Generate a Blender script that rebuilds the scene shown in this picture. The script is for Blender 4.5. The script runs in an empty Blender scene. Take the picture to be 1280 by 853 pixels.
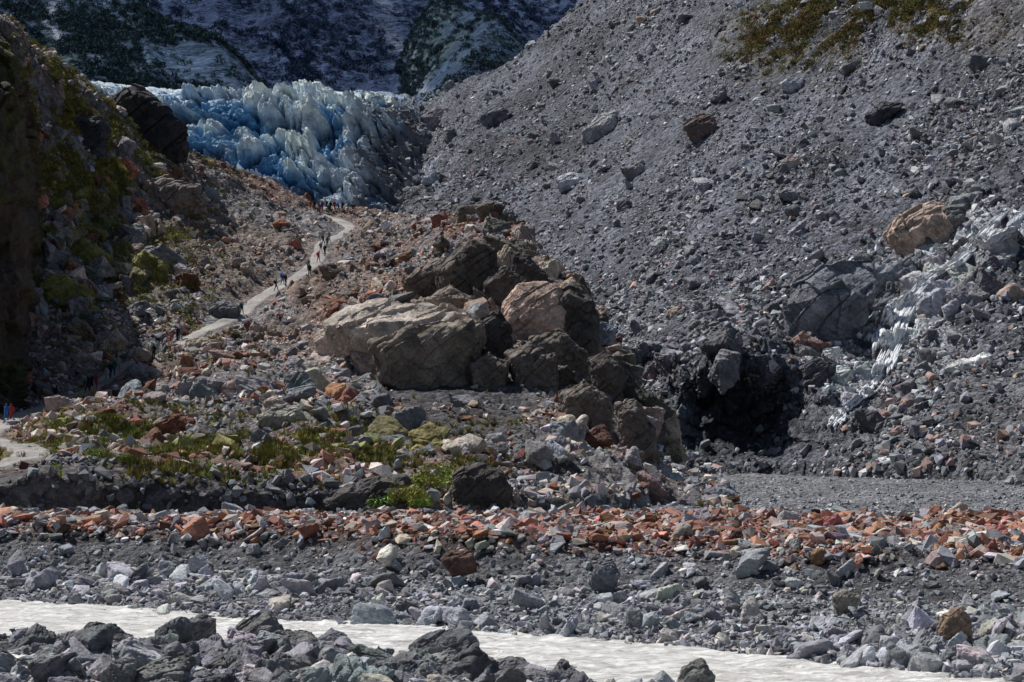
import bpy, bmesh, math, random
import numpy as np
from mathutils import Vector
from mathutils.bvhtree import BVHTree
rng=np.random.default_rng(7); random.seed(7)
FPX=2489.0; CAMZ=8.0; TILT=math.atan(93.5/FPX)
CT,ST=math.cos(TILT),math.sin(TILT)
BR=1.95
scene=bpy.context.scene

# ------------------------------------------------------------ survey helpers
def pt(px,py,D):
    px=np.asarray(px,float);py=np.asarray(py,float);D=np.asarray(D,float)
    xr=(px-640)/FPX; yr=(426.5-py)/FPX
    dy=CT-yr*ST; dz=ST+yr*CT
    return np.stack([xr/dy*D, D+0*xr, CAMZ+dz/dy*D],-1)
def proj(P):
    x,y,z=P[...,0],P[...,1],P[...,2]-CAMZ
    f=y*CT+z*ST; u=-y*ST+z*CT
    return 640+x/f*FPX, 426.5-u/f*FPX
# ------------------------------------------------------------ noise
def _h(ix,iy,iz,s):
    h=(ix.astype(np.uint32)*np.uint32(374761393)+iy.astype(np.uint32)*np.uint32(668265263)+iz.astype(np.uint32)*np.uint32(2246822519)+np.uint32((s*3266489917)&0xffffffff))
    h=(h^(h>>np.uint32(13)))*np.uint32(1274126177); h^=h>>np.uint32(16)
    h=h*np.uint32(2654435761); h^=h>>np.uint32(15)
    return h.astype(np.float64)/4294967295.0
def vnoise(P,s=0):
    i=np.floor(P).astype(np.int64); f=P-i; f=f*f*f*(f*(f*6-15)+10)
    r=0
    for a in (0,1):
        for b in (0,1):
            for c in (0,1):
                w=(f[...,0] if a else 1-f[...,0])*(f[...,1] if b else 1-f[...,1])*(f[...,2] if c else 1-f[...,2])
                r=r+w*_h(i[...,0]+a,i[...,1]+b,i[...,2]+c,s)
    return r*2-1
def fbm(P,sc,o=4,s=0,g=.5):
    r=0;a=1;t=0;Q=P*sc
    for k in range(o):
        r=r+a*vnoise(Q,s+k*17); t+=a; a*=g; Q=Q*2.03+11.3
    return r/t
def ridge(P,sc,o=4,s=0,g=.5):
    r=0;a=1;t=0;Q=P*sc
    for k in range(o):
        r=r+a*(1-2*np.abs(vnoise(Q,s+k*17))); t+=a; a*=g; Q=Q*2.03+11.3
    return r/t
def worley2(X,Y,s=0):
    ix=np.floor(X).astype(np.int64);iy=np.floor(Y).astype(np.int64)
    f1=np.full(X.shape,9.);f2=np.full(X.shape,9.);idr=np.zeros(X.shape)
    z=np.zeros_like(ix)
    for a in (-1,0,1):
        for b in (-1,0,1):
            cx=ix+a+_h(ix+a,iy+b,z,s); cy=iy+b+_h(ix+a,iy+b,z,s+5)
            d=np.hypot(cx-X,cy-Y); rr=_h(ix+a,iy+b,z,s+9)
            n=d<f1
            f2=np.where(n,f1,np.minimum(f2,d)); idr=np.where(n,rr,idr); f1=np.where(n,d,f1)
    return f1,f2,idr
def sm(a,b,x):
    t=np.clip((x-a)/(b-a),0,1); return t*t*(3-2*t)
def blob(px,py,cx,cy,rx,ry):
    return np.exp(-(((px-cx)/rx)**2+((py-cy)/ry)**2))
# ------------------------------------------------------------ mesh helpers
def make_mesh(name,V,F,mat,col=None,smooth=False,link=True):
    me=bpy.data.meshes.new(name)
    V=np.ascontiguousarray(V,dtype=np.float32);F=np.ascontiguousarray(F,dtype=np.int32)
    n,k=F.shape
    me.vertices.add(len(V)); me.vertices.foreach_set('co',V.ravel())
    me.loops.add(n*k); me.loops.foreach_set('vertex_index',F.ravel())
    me.polygons.add(n); me.polygons.foreach_set('loop_start',np.arange(0,n*k,k,dtype=np.int32))
    me.update(calc_edges=True)
    if col is not None:
        c=np.ones((len(V),4),np.float32); c[:,:3]=np.clip(col*BR,0,.85)
        at=me.attributes.new('Col','FLOAT_COLOR','POINT'); at.data.foreach_set('color',c.ravel())
    (me.shade_smooth if smooth else me.shade_flat)()
    me.materials.append(mat)
    ob=bpy.data.objects.new(name,me)
    if link: scene.collection.objects.link(ob)
    return ob
def gridfaces(nu,nv):
    i=np.arange((nu)*(nv)).reshape(nu,nv)
    return np.stack([i[:-1,:-1],i[1:,:-1],i[1:,1:],i[:-1,1:]],-1).reshape(-1,4)
def crom(C,n,pos=None):
    m=len(C); pos=np.arange(m) if pos is None else np.asarray(pos,float)
    q=np.linspace(pos[0],pos[-1],n)
    i=np.clip(np.searchsorted(pos,q,side='right')-1,0,m-2)
    h=np.diff(pos)[:,None,None] if C.ndim==3 else np.diff(pos)[:,None]
    s=np.diff(C,axis=0)/h
    T=np.empty_like(C); T[0]=s[0];T[-1]=s[-1]; T[1:-1]=(s[:-1]*h[1:]+s[1:]*h[:-1])/(h[1:]+h[:-1])
    hh=(pos[i+1]-pos[i]); t=(q-pos[i])/hh
    sh=(-1,)+(1,)*(C.ndim-1); t=t.reshape(sh);hh=hh.reshape(sh)
    return (2*t**3-3*t**2+1)*C[i]+(t**3-2*t**2+t)*hh*T[i]+(-2*t**3+3*t**2)*C[i+1]+(t**3-t**2)*hh*T[i+1]
def patch(cols,nu,nv,vpos=None):
    C=np.array([[pt(px,py,D) for (py,D) in rows] for px,rows in cols])
    A=crom(C,nu,[c[0] for c in cols])
    B=crom(np.swapaxes(A,0,1).copy(),nv,vpos)
    return np.swapaxes(B,0,1).copy()
def bvh(G,st=2):
    g=G[::st,::st]; f=gridfaces(*g.shape[:2])
    return BVHTree.FromPolygons(g.reshape(-1,3).tolist(),f.tolist())
def cast(trees,px,py):
    p=pt(px,py,100.); o=Vector((0,0,CAMZ)); d=(Vector(p)-o).normalized(); best=None
    for t in trees:
        h=t.ray_cast(o,d)
        if h[0] is not None and (best is None or h[3]<best[3]): best=h
    return best
# ------------------------------------------------------------ materials
def nodes(name,spec=.25):
    m=bpy.data.materials.new(name); m.use_nodes=True; nt=m.node_tree
    b=nt.nodes['Principled BSDF']; b.inputs['Specular IOR Level'].default_value=spec
    return m,nt,b
def N(nt,t,**k):
    n=nt.nodes.new(t)
    for a,v in k.items():
        if a in n.inputs.keys(): n.inputs[a].default_value=v
        else: setattr(n,a,v)
    return n
def mapr(nt,src,a,b,c,d):
    n=N(nt,'ShaderNodeMapRange'); n.inputs[1].default_value=a;n.inputs[2].default_value=b;n.inputs[3].default_value=c;n.inputs[4].default_value=d
    nt.links.new(src,n.inputs[0]); return n.outputs[0]
def mul(nt,a,b,op='MULTIPLY'):
    n=N(nt,'ShaderNodeMath',operation=op)
    for i,x in enumerate((a,b)):
        if isinstance(x,(int,float)): n.inputs[i].default_value=x
        else: nt.links.new(x,n.inputs[i])
    return n.outputs[0]
def vscale(nt,c,f):
    n=N(nt,'ShaderNodeVectorMath',operation='SCALE'); nt.links.new(c,n.inputs[0]); nt.links.new(f,n.inputs['Scale']); return n.outputs[0]
def rubble(name,cell=1.6,fine=6.,bump=.6,dist=.5,rough=.85,cellmix=(.55,1.5),lump=.25,spec=.2):
    m,nt,b=nodes(name,spec); L=nt.links.new
    co=N(nt,'ShaderNodeTexCoord').outputs['Object']
    a=N(nt,'ShaderNodeAttribute',attribute_name='Col')
    v=N(nt,'ShaderNodeTexVoronoi',Scale=cell); L(co,v.inputs['Vector'])
    v2=N(nt,'ShaderNodeTexVoronoi',Scale=cell*2.7); L(co,v2.inputs['Vector'])
    n1=N(nt,'ShaderNodeTexNoise',Scale=lump,Detail=9.,Roughness=.62); L(co,n1.inputs['Vector'])
    n2=N(nt,'ShaderNodeTexNoise',Scale=fine,Detail=8.,Roughness=.7); L(co,n2.inputs['Vector'])
    s=N(nt,'ShaderNodeSeparateColor'); L(v.outputs['Color'],s.inputs[0])
    s2=N(nt,'ShaderNodeSeparateColor'); L(v2.outputs['Color'],s2.inputs[0])
    f=mul(nt,mapr(nt,s.outputs[0],0,1,*cellmix),mapr(nt,s2.outputs[1],0,1,.7,1.3))
    f=mul(nt,f,mapr(nt,n1.outputs[0],.3,.7,.6,1.35)); f=mul(nt,f,mapr(nt,n2.outputs[0],.3,.7,.65,1.3))
    L(vscale(nt,a.outputs['Color'],f),b.inputs['Base Color'])
    h=mul(nt,mul(nt,v.outputs['Distance'],-1.0),mul(nt,v2.outputs['Distance'],-.4),'ADD')
    h=mul(nt,h,mul(nt,n2.outputs[0],.6),'ADD')
    bp=N(nt,'ShaderNodeBump',Strength=bump,Distance=dist); L(h,bp.inputs['Height']); L(bp.outputs[0],b.inputs['Normal'])
    b.inputs['Roughness'].default_value=rough
    return m
def rockmat(name,sc=1.0,bump=.5,dist=.12,rough=.75,strata=False):
    m,nt,b=nodes(name); L=nt.links.new
    co=N(nt,'ShaderNodeTexCoord').outputs['Object']
    a=N(nt,'ShaderNodeAttribute',attribute_name='Col')
    n1=N(nt,'ShaderNodeTexNoise',Scale=.5*sc,Detail=10.,Roughness=.65); L(co,n1.inputs['Vector'])
    n2=N(nt,'ShaderNodeTexNoise',Scale=5*sc,Detail=8.,Roughness=.7); L(co,n2.inputs['Vector'])
    f=mul(nt,mapr(nt,n1.outputs[0],.3,.7,.5,1.4),mapr(nt,n2.outputs[0],.3,.7,.6,1.35))
    h=mul(nt,n1.outputs[0],1.2); h=mul(nt,h,mul(nt,n2.outputs[0],.35),'ADD')
    if strata:
        mp=N(nt,'ShaderNodeMapping',vector_type='TEXTURE'); mp.inputs['Rotation'].default_value=(.5,.65,.3); mp.inputs['Scale'].default_value=(3.2,2.2,.5)
        L(co,mp.inputs[0]); n3=N(nt,'ShaderNodeTexNoise',Scale=1.1*sc,Detail=9.,Roughness=.62,Distortion=.3); L(mp.outputs[0],n3.inputs['Vector'])
        f=mul(nt,f,mapr(nt,n3.outputs[0],.3,.7,.65,1.25)); h=mul(nt,h,mul(nt,n3.outputs[0],1.3),'ADD')
    L(vscale(nt,a.outputs['Color'],f),b.inputs['Base Color'])
    bp=N(nt,'ShaderNodeBump',Strength=bump,Distance=dist); L(h,bp.inputs['Height']); L(bp.outputs[0],b.inputs['Normal'])
    b.inputs['Roughness'].default_value=rough
    return m
def flatmat(name,c,rough=.8,bsc=None,bst=.3,bd=.05):
    m,nt,b=nodes(name); L=nt.links.new
    co=N(nt,'ShaderNodeTexCoord').outputs['Object']
    n=N(nt,'ShaderNodeTexNoise',Scale=bsc or 3.,Detail=8.); L(co,n.inputs['Vector'])
    r=N(nt,'ShaderNodeRGB'); r.outputs[0].default_value=(*c,1)
    L(vscale(nt,r.outputs[0],mapr(nt,n.outputs[0],.3,.7,.75,1.2)),b.inputs['Base Color'])
    bp=N(nt,'ShaderNodeBump',Strength=bst,Distance=bd); L(n.outputs[0],bp.inputs['Height']); L(bp.outputs[0],b.inputs['Normal'])
    b.inputs['Roughness'].default_value=rough
    return m
M_hill=rubble('moraine_soil',1.5,7,1.,.4)
M_scree=rubble('scree_gravel',1.3,5,1.,.5,cellmix=(.5,1.55),lump=.1)
M_ground=rubble('river_gravel',3.2,12,1.,.22)
M_rock=rockmat('loose_stone',1.5,.6,.12)
M_big=rockmat('boulder_stone',.8,1.,.45,strata=True)
M_cliff=rockmat('cliff_rock',.4,1.,.8,strata=True)
M_mtn=rubble('hazed_forested_mountain',.16,.03,.5,4.,1.,cellmix=(.8,1.2),lump=.008,spec=0.)  # low contrast; distance haze comes from the blue vertex colours
def leafmat(name,spec=.1):
    m,nt,b=nodes(name,spec); a=N(nt,'ShaderNodeAttribute',attribute_name='Col'); nt.links.new(a.outputs['Color'],b.inputs['Base Color']); b.inputs['Roughness'].default_value=.8
    return m
M_leaf=leafmat('leaves'); M_forest=leafmat('hazed_forest_leaves',0.)

# ------------------------------------------------------------ rock templates
def hull(points):
    bm=bmesh.new()
    for p in points: bm.verts.new(p)
    bmesh.ops.convex_hull(bm,input=bm.verts)
    bmesh.ops.delete(bm,geom=[v for v in bm.verts if not v.link_faces],context='VERTS')
    bmesh.ops.triangulate(bm,faces=bm.faces); bm.normal_update()
    return bm
def bm_np(bm):
    bm.verts.index_update()
    return np.array([v.co[:] for v in bm.verts]),np.array([[v.index for v in f.verts] for f in bm.faces])
def rnd_pts(n):
    p=rng.normal(size=(n,3)); p/=np.linalg.norm(p,axis=1,keepdims=True)
    c=np.clip(p*rng.uniform(1.0,1.5),-.78,.78)
    return c+rng.normal(size=(n,3))*.07
LOW=[]
for i in range(36):
    bm=hull(rnd_pts(int(rng.integers(9,17))).tolist()); LOW.append(bm_np(bm)); bm.free()
def remesh(bm,vox):
    me=bpy.data.meshes.new('t'); bm.to_mesh(me); ob=bpy.data.objects.new('t',me); scene.collection.objects.link(ob)
    md=ob.modifiers.new('r','REMESH'); md.mode='VOXEL'; md.voxel_size=vox
    dg=bpy.context.evaluated_depsgraph_get(); ev=ob.evaluated_get(dg).to_mesh()
    nv=len(ev.vertices); V=np.empty(nv*3,np.float32); ev.vertices.foreach_get('co',V)
    NN=np.empty(nv*3,np.float32); ev.vertices.foreach_get('normal',NN)
    ev.calc_loop_triangles(); T=np.empty(len(ev.loop_triangles)*3,np.int32); ev.loop_triangles.foreach_get('vertices',T)
    ob.evaluated_get(dg).to_mesh_clear(); bpy.data.objects.remove(ob); bpy.data.meshes.remove(me)
    return V.reshape(-1,3).astype(float),NN.reshape(-1,3).astype(float),T.reshape(-1,3)
_a,_b=.65,.5
ROT=np.array([[math.cos(_a),0,math.sin(_a)],[0,1,0],[-math.sin(_a),0,math.cos(_a)]])@np.array([[1,0,0],[0,math.cos(_b),-math.sin(_b)],[0,math.sin(_b),math.cos(_b)]])
def cellstep(Q,s):
    W=Q+np.stack([vnoise(Q*.8,s+k) for k in (1,2,3)],-1)*.45
    i=np.floor(W).astype(np.int64); return _h(i[...,0],i[...,1],i[...,2],s)-.5
def roughen(V,NN,size,s,amt=.05):
    Q=V@ROT.T
    d=cellstep(Q*np.array([2.6,3.2,6.])/size,s)*amt*1.1+cellstep(Q*np.array([6,7,13.])/size,s+31)*amt*.45
    d=d-np.clip(.10-np.abs(fbm(Q*np.array([.5,.8,1.8]),2.8/size,2,s+50)),0,1)*amt*7+fbm(V,9/size,3,s+90)*amt*.4+fbm(V,1.6/size,2,s+91)*amt*1.3
    return V+NN*(d*size)[:,None]
HI=[]
for i in range(14):
    bm=hull(rnd_pts(int(rng.integers(9,15))).tolist()); V,NN,T=remesh(bm,.12); bm.free()
    HI.append((roughen(V,NN,2.,i*31,.03),T))
MB=[]
for i in range(10):
    bm=hull(rnd_pts(int(rng.integers(8,13))).tolist()); V,NN,T=remesh(bm,.065); bm.free()
    MB.append((roughen(V,NN,2.,i*37+5,.05),T))
def scatter(name,P,S,C,mat,tmpl=LOW,tilt=.5,flat=(.4,.85),smooth=False):
    n=len(P); Vs=[];Fs=[];Cs=[];off=0
    k=rng.integers(0,len(tmpl),n); az=rng.uniform(0,2*np.pi,n); ta=rng.normal(0,tilt,n); tb=rng.normal(0,tilt,n)
    sc=np.stack([np.ones(n),rng.uniform(.55,1,n),rng.uniform(*flat,n)],-1)*S[:,None]*.62
    def R(ax,t):
        c,s=np.cos(t),np.sin(t);o=np.ones_like(c);z=np.zeros_like(c)
        m={'z':[c,-s,z,s,c,z,z,z,o],'x':[o,z,z,z,c,-s,z,s,c],'y':[c,z,s,z,o,z,-s,z,c]}[ax]
        return np.stack(m,-1).reshape(-1,3,3)
    RR=R('x',ta)@R('y',tb)@R('z',az)
    for t in range(len(tmpl)):
        idx=np.where(k==t)[0]
        if not len(idx): continue
        V,F=tmpl[t]
        W=np.einsum('nij,nvj->nvi',RR[idx],V[None]*sc[idx][:,None,:])+P[idx][:,None,:]
        Vs.append(W.reshape(-1,3)); Fs.append((F[None]+off+(np.arange(len(idx))*len(V))[:,None,None]).reshape(-1,3))
        Cs.append(np.repeat(C[idx],len(V),0)); off+=len(idx)*len(V)
    return make_mesh(name,np.concatenate(Vs),np.concatenate(Fs),mat,np.concatenate(Cs),smooth)
def sample(G,n,mask=None):
    a=G[1:,:-1]-G[:-1,:-1]; b=G[:-1,1:]-G[:-1,:-1]
    ar=np.linalg.norm(np.cross(a,b),axis=-1); w=ar/G[:-1,:-1,1]**2
    if mask is not None: w=w*mask[:-1,:-1]
    px,py=proj(G[:-1,:-1]); w=w*((px>-150)&(px<1430)&(py>-90)&(py<900))
    w=w.ravel()/w.sum(); id=rng.choice(len(w),n,p=w); i,j=np.divmod(id,ar.shape[1])
    u=rng.random(n)[:,None];v=rng.random(n)[:,None]
    return G[i,j]+a[i,j]*u+b[i,j]*v,i,j
def psize(n,a,b,al=2.2):
    u=rng.random(n); return (a**(1-al)+u*(b**(1-al)-a**(1-al)))**(1/(1-al))
def mixc(A,B,t): return A*(1-t[...,None])+B*t[...,None]
def colvar(n,base,v=.25,h=.04):
    c=np.asarray(base)*np.exp(rng.normal(0,v,n))[:,None]; return c*(1+rng.normal(0,h,(n,3)))
def leafclump(n,w):
    V=[];F=[]
    for i in range(n):
        d=rng.normal(size=3); d/=np.linalg.norm(d); d[2]=abs(d[2]); p=d*rng.uniform(.35,1)**.5*np.array([1,1,.8])
        p*=1+.25*math.sin(d[0]*5+w*60)
        u=rng.normal(size=3);u/=np.linalg.norm(u);v=np.cross(u,rng.normal(size=3));v/=np.linalg.norm(v)
        a=w*rng.uniform(.6,1.4); k=len(V); V+=[p-u*a,p+v*a*.5,p+u*a]; F.append([k,k+1,k+2])
    return np.array(V),np.array(F)
SH=[leafclump(150,.14+.01*i) for i in range(6)]
FT=[leafclump(60,.26+.01*i) for i in range(6)]

GREY=np.array([.136,.140,.153]); RED=np.array([.150,.073,.052]); BROWN=np.array([.165,.125,.107]); PINK=np.array([.31,.265,.245]); DARK=np.array([.035,.035,.04]); GRASS=np.array([.09,.095,.03])

# ------------------------------------------------------------ GROUND + RIVER
def farE(x): return np.interp(x,[-60,-21.7,-12.2,-4.2,3.1,9.3,15.4,40],[97,86,80,76.,71,65,60,42])
def nearE(x): return np.interp(x,[-60,-19,-11,-5.1,1.4,8,40],[85,71,68.5,65.5,58,50,27])
def bankT(x): return np.interp(x,[-60,-25,-9,0,20,60],[108,99,93,86,81,78])
def gz(x,y):
    P=np.stack([x,y,0*x],-1)
    w=fbm(P,.12,3,3)*2.0
    fe=farE(x)+w*.5; ne=nearE(x)+w*.4; bt=bankT(x)+w*2.0
    t=(y-fe)/(bt-fe)
    z=np.interp(t,[-.001,0,.12,.62,.74,.97,1.02,1.6],[-.5,-.05,.25,.75,.95,2.6,2.75,2.6])
    z=np.where((t>1),z+sm(105,122,y)*-.5,z)
    nearz=sm(-.3,5,ne-y)*.5-.05
    z=np.where(y<ne,np.maximum(nearz,-.5+sm(-1,0,ne-y)*.5),z)
    z=z+fbm(P,.3,4,9)*.3*sm(0,.3,z+.1)+ridge(P,1.1,3,12)*.09
    z=np.where(y>235,z-sm(235,300,y)*6,z)
    return z,t
ys=np.concatenate([np.linspace(18,50,60)[:-1],np.linspace(50,130,520)[:-1],np.linspace(130,260,220)[:-1],np.geomspace(260,5000,60)])
us=np.linspace(-1,1,620)
Y,U=np.meshgrid(ys,us); X=U*(Y*.31+8); X=np.where(Y>300,U*(Y*.6),X)
Zg,Tg=gz(X,Y); G=np.stack([X,Y,Zg],-1)
def gcol(x,y,t):
    P=np.stack([x,y,0*x],-1); n=fbm(P,.15,4,77)
    red=sm(.84,1.0,t)*(1-sm(106,116,y+n*6))*sm(-.45,.2,n+.3+.1*np.sin(x*.3))
    c=GREY[None]*.75*(1+.25*n[...,None]); c=mixc(c,RED*.45+BROWN*.15,red*.85)
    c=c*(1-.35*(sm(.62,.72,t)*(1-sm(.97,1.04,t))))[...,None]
    return c,red
cg,redg=gcol(X,Y,Tg)
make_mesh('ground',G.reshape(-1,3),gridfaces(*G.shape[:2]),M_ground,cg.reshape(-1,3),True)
m,nt,b=nodes('glacial_water'); L=nt.links.new
co=N(nt,'ShaderNodeTexCoord').outputs['Object']
mp=N(nt,'ShaderNodeMapping'); mp.inputs['Rotation'].default_value=(0,0,.45); mp.inputs['Scale'].default_value=(.5,1.6,1); L(co,mp.inputs[0])
n1=N(nt,'ShaderNodeTexNoise',Scale=1.6,Detail=8.,Roughness=.65,Distortion=.6); L(mp.outputs[0],n1.inputs['Vector'])
cr=N(nt,'ShaderNodeValToRGB'); cr.color_ramp.elements[0].position=.36; cr.color_ramp.elements[0].color=(.45,.44,.42,1); cr.color_ramp.elements[1].position=.60; cr.color_ramp.elements[1].color=(.9,.9,.89,1)
e=cr.color_ramp.elements.new(.49); e.color=(.70,.69,.66,1)
L(n1.outputs[0],cr.inputs[0]); L(cr.outputs[0],b.inputs['Base Color']); b.inputs['Roughness'].default_value=.3
bp=N(nt,'ShaderNodeBump',Strength=.9,Distance=.3); L(n1.outputs[0],bp.inputs['Height']); L(bp.outputs[0],b.inputs['Normal']); M_water=m
xs=np.linspace(-45,45,700); vv=np.linspace(0,1,160)
XX,VV=np.meshgrid(xs,vv,indexing='ij'); YY=nearE(XX)-3.5+(farE(XX)-nearE(XX)+6.)*VV
PW=np.stack([XX*np.cos(.4)+YY*np.sin(.4)*1,YY*1.8,0*XX],-1)
ZZ=.0+fbm(PW,.5,4,4)*.13+ridge(PW,1.3,3,6)*.10
make_mesh('river',np.stack([XX,YY,ZZ],-1).reshape(-1,3),gridfaces(700,160),M_water,None,True)

# ------------------------------------------------------------ HILL
hc=[(-250,[(665,104),(600,110),(540,135),(500,170),(400,190),(200,205),(20,215),(40,240),(100,280)]),
(-60,[(650,111),(595,117),(545,148),(502,195),(400,216),(230,236),(50,250),(60,280),(140,320)]),
(10,[(645,113),(592,118),(545,152),(500,205),(400,230),(230,250),(55,265),(70,290),(160,330)]),
(60,[(643,113),(590,118),(545,152),(495,207),(400,235),(230,262),(85,281),(100,310),(190,350)]),
(120,[(642,113),(590,118),(545,150),(478,212),(380,245),(240,276),(125,300),(140,325),(200,355)]),
(200,[(642,114),(592,119),(545,150),(445,225),(350,260),(262,290),(184,315),(200,340),(260,370)]),
(300,[(642,114),(595,120),(540,150),(470,195),(393,247),(300,297),(226,330),(240,355),(300,385)]),
(400,[(640,115),(598,121),(540,148),(480,185),(400,232),(325,290),(266,345),(275,362),(340,390)]),
(500,[(640,114),(605,122),(550,145),(492,176),(408,206),(340,268),(280,335),(292,355),(350,385)]),
(600,[(638,113),(600,125),(552,145),(495,172),(408,200),(338,238),(292,278),(325,305),(400,340)]),
(700,[(632,116),(600,130),(560,150),(515,170),(450,192),(394,212),(352,229),(395,248),(460,275)]),
(780,[(625,122),(603,138),(585,152),(560,166),(518,182),(494,193),(472,203),(510,215),(560,240)]),
(845,[(615,135),(607,148),(600,158),(594,165),(588,171),(583,177),(576,183),(590,190),(610,210)]),
(915,[(640,118),(635,126),(630,134),(626,142),(622,150),(620,158),(618,165),(622,180),(635,205)])]
H0=patch(hc,760,620)
vI=np.linspace(0,1,620)[None,:]
t0=bvh(H0,6)
trail_px=[[(-40,600),(-10,588),(18,580),(42,570),(22,560),(-10,552),(-40,545)],
[(-40,566),(-10,545),(30,522),(60,510),(100,497),(130,480),(150,462),(190,450),(225,432),(262,412),(300,396),(330,372),(355,358),(385,340),(400,322),(405,305),(430,296),(438,286),(425,277),(402,269)]]
trails=[]
for tp in trail_px:
    w=[]
    for a,b_ in tp:
        h=cast([t0],a,b_)
        if h: w.append(h[0][:])
    w=np.array(w); w=crom(w,140)
    for _ in range(3): w[1:-1]=(w[:-2]+w[1:-1]*2+w[2:])/4
    trails.append(w)
def traildist(P):
    d=np.full(P.shape[:-1],99.)
    for w in trails:
        for q in w[:-1,:2]: d=np.minimum(d,np.hypot(P[...,0]-q[0],P[...,1]-q[1]))
    return d
td=traildist(H0)
px,py=proj(H0)
am=sm(1.6,5,td)
edge=sm(118,135,H0[...,1])*.7+.3
big=fbm(H0,.07,3,21)*2.0+ridge(H0,.16,4,22)*1.4
med=ridge(H0,.55,4,25)*.5*am+fbm(H0,1.7,3,29)*.16*am
rl=np.minimum.reduce([np.hypot(px-a,(py-b_)) for a,b_ in ((620,330),(680,390),(720,440),(760,500),(800,550),(560,420),(640,420))])
outc=np.exp(-(rl/55)**2)+.8*blob(px,py,60,320,90,150)
shd=sm(0,.5,blob(px,py,590,520,80,32)+.8*blob(px,py,520,500,40,20))  # dark gravel zone, with the outcrop's shadow painted into its colour
disp=big*edge*(.12+.88*am)+med+outc*ridge(H0,.2,3,41)*1.8
fade=1-sm(800,850,px)*.7
H=H0.copy(); H[...,2]+=disp*fade*(1-.6*shd) - 3.0*(1-sm(0,.035,vI))
H[...,0]+=fbm(H0,.5,3,71)*.5*am*fade
nz2=fbm(H0,.25,4,102)
def hillcol(px,py,P):
    a=fbm(P,.06,4,101); b2=fbm(P,.25,4,102)
    c=np.ones(P.shape[:-1]+(1,))*np.array([.105,.088,.08])
    redm=np.clip(sm(-.1,.4,a+.3*b2+.2*np.exp(-((py-570)/45)**2)),0,1)*(1-sm(620,720,px))
    c=mixc(c,np.array([.115,.066,.05]),redm*.6)
    gm=sm(.0,.3,fbm(P,.05,3,140)+.3*b2+.15*sm(450,600,px)+.08)
    c=mixc(c,GREY*.75,gm*.7)
    g=np.clip(blob(px,py,120,560,110,28)+.8*blob(px,py,430,570,200,30)+1.*blob(px,py,70,180,70,90)+.8*blob(px,py,150,260,110,90)+.5*blob(px,py,250,590,200,20)+.5*blob(px,py,120,380,90,60),0,1)*sm(-.25,.2,b2)
    c=mixc(c,GRASS,g*.8)
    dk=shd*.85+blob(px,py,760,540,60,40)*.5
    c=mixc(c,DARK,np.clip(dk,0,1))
    scarp=np.exp(-((P[...,1]-115)/3.)**2)*(px<470)
    c=mixc(c,GREY*.4,np.clip(scarp,0,1)*.9)  # grey scarp gravel, darkened to paint in the shade on its face
    return c,redm,g,gm,np.clip(scarp,0,1)
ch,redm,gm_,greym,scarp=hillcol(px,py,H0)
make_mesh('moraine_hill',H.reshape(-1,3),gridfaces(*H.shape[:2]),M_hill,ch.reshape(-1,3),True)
tH=bvh(H,2)
M_path=rubble('path_gravel',5,15,.5,.08,cellmix=(.8,1.2))
for wi,w in enumerate(trails):
    T=np.gradient(w[:,:2],axis=0); T/=np.linalg.norm(T,axis=1,keepdims=True)+1e-9; Nn=np.stack([-T[:,1],T[:,0]],-1)
    K=9; R=[]
    wd=1.3+.35*fbm(w,.15,2,4)
    for k in range(K):
        o=(k/(K-1)*2-1)*wd*(1+.5*fbm(w,.6,3,k//4*7+5))
        q=w[:,:2]+Nn*o[:,None]; z=[]
        for (x,y) in q:
            h=tH.ray_cast(Vector((x,y,300)),Vector((0,0,-1))); z.append(h[0].z if h[0] else np.nan)
        R.append(np.column_stack([q,z]))
    R=np.array(R); zc=np.nanmax(R[:,:,2],axis=0)*.5+np.nanmean(R[:,:,2],axis=0)*.5
    for _ in range(4): zc[1:-1]=(zc[:-2]+zc[1:-1]*2+zc[2:])/4
    R[:,:,2]=np.where(np.isnan(R[:,:,2]),zc,R[:,:,2])*.6+zc[None]*.4+.2
    R[0,:,2]-=.6;R[-1,:,2]-=.6
    pc=np.tile(np.array([.165,.157,.15]),(R.shape[0]*R.shape[1],1))
    make_mesh('footpath',R.reshape(-1,3),gridfaces(*R.shape[:2]),M_path,pc,True)

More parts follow.
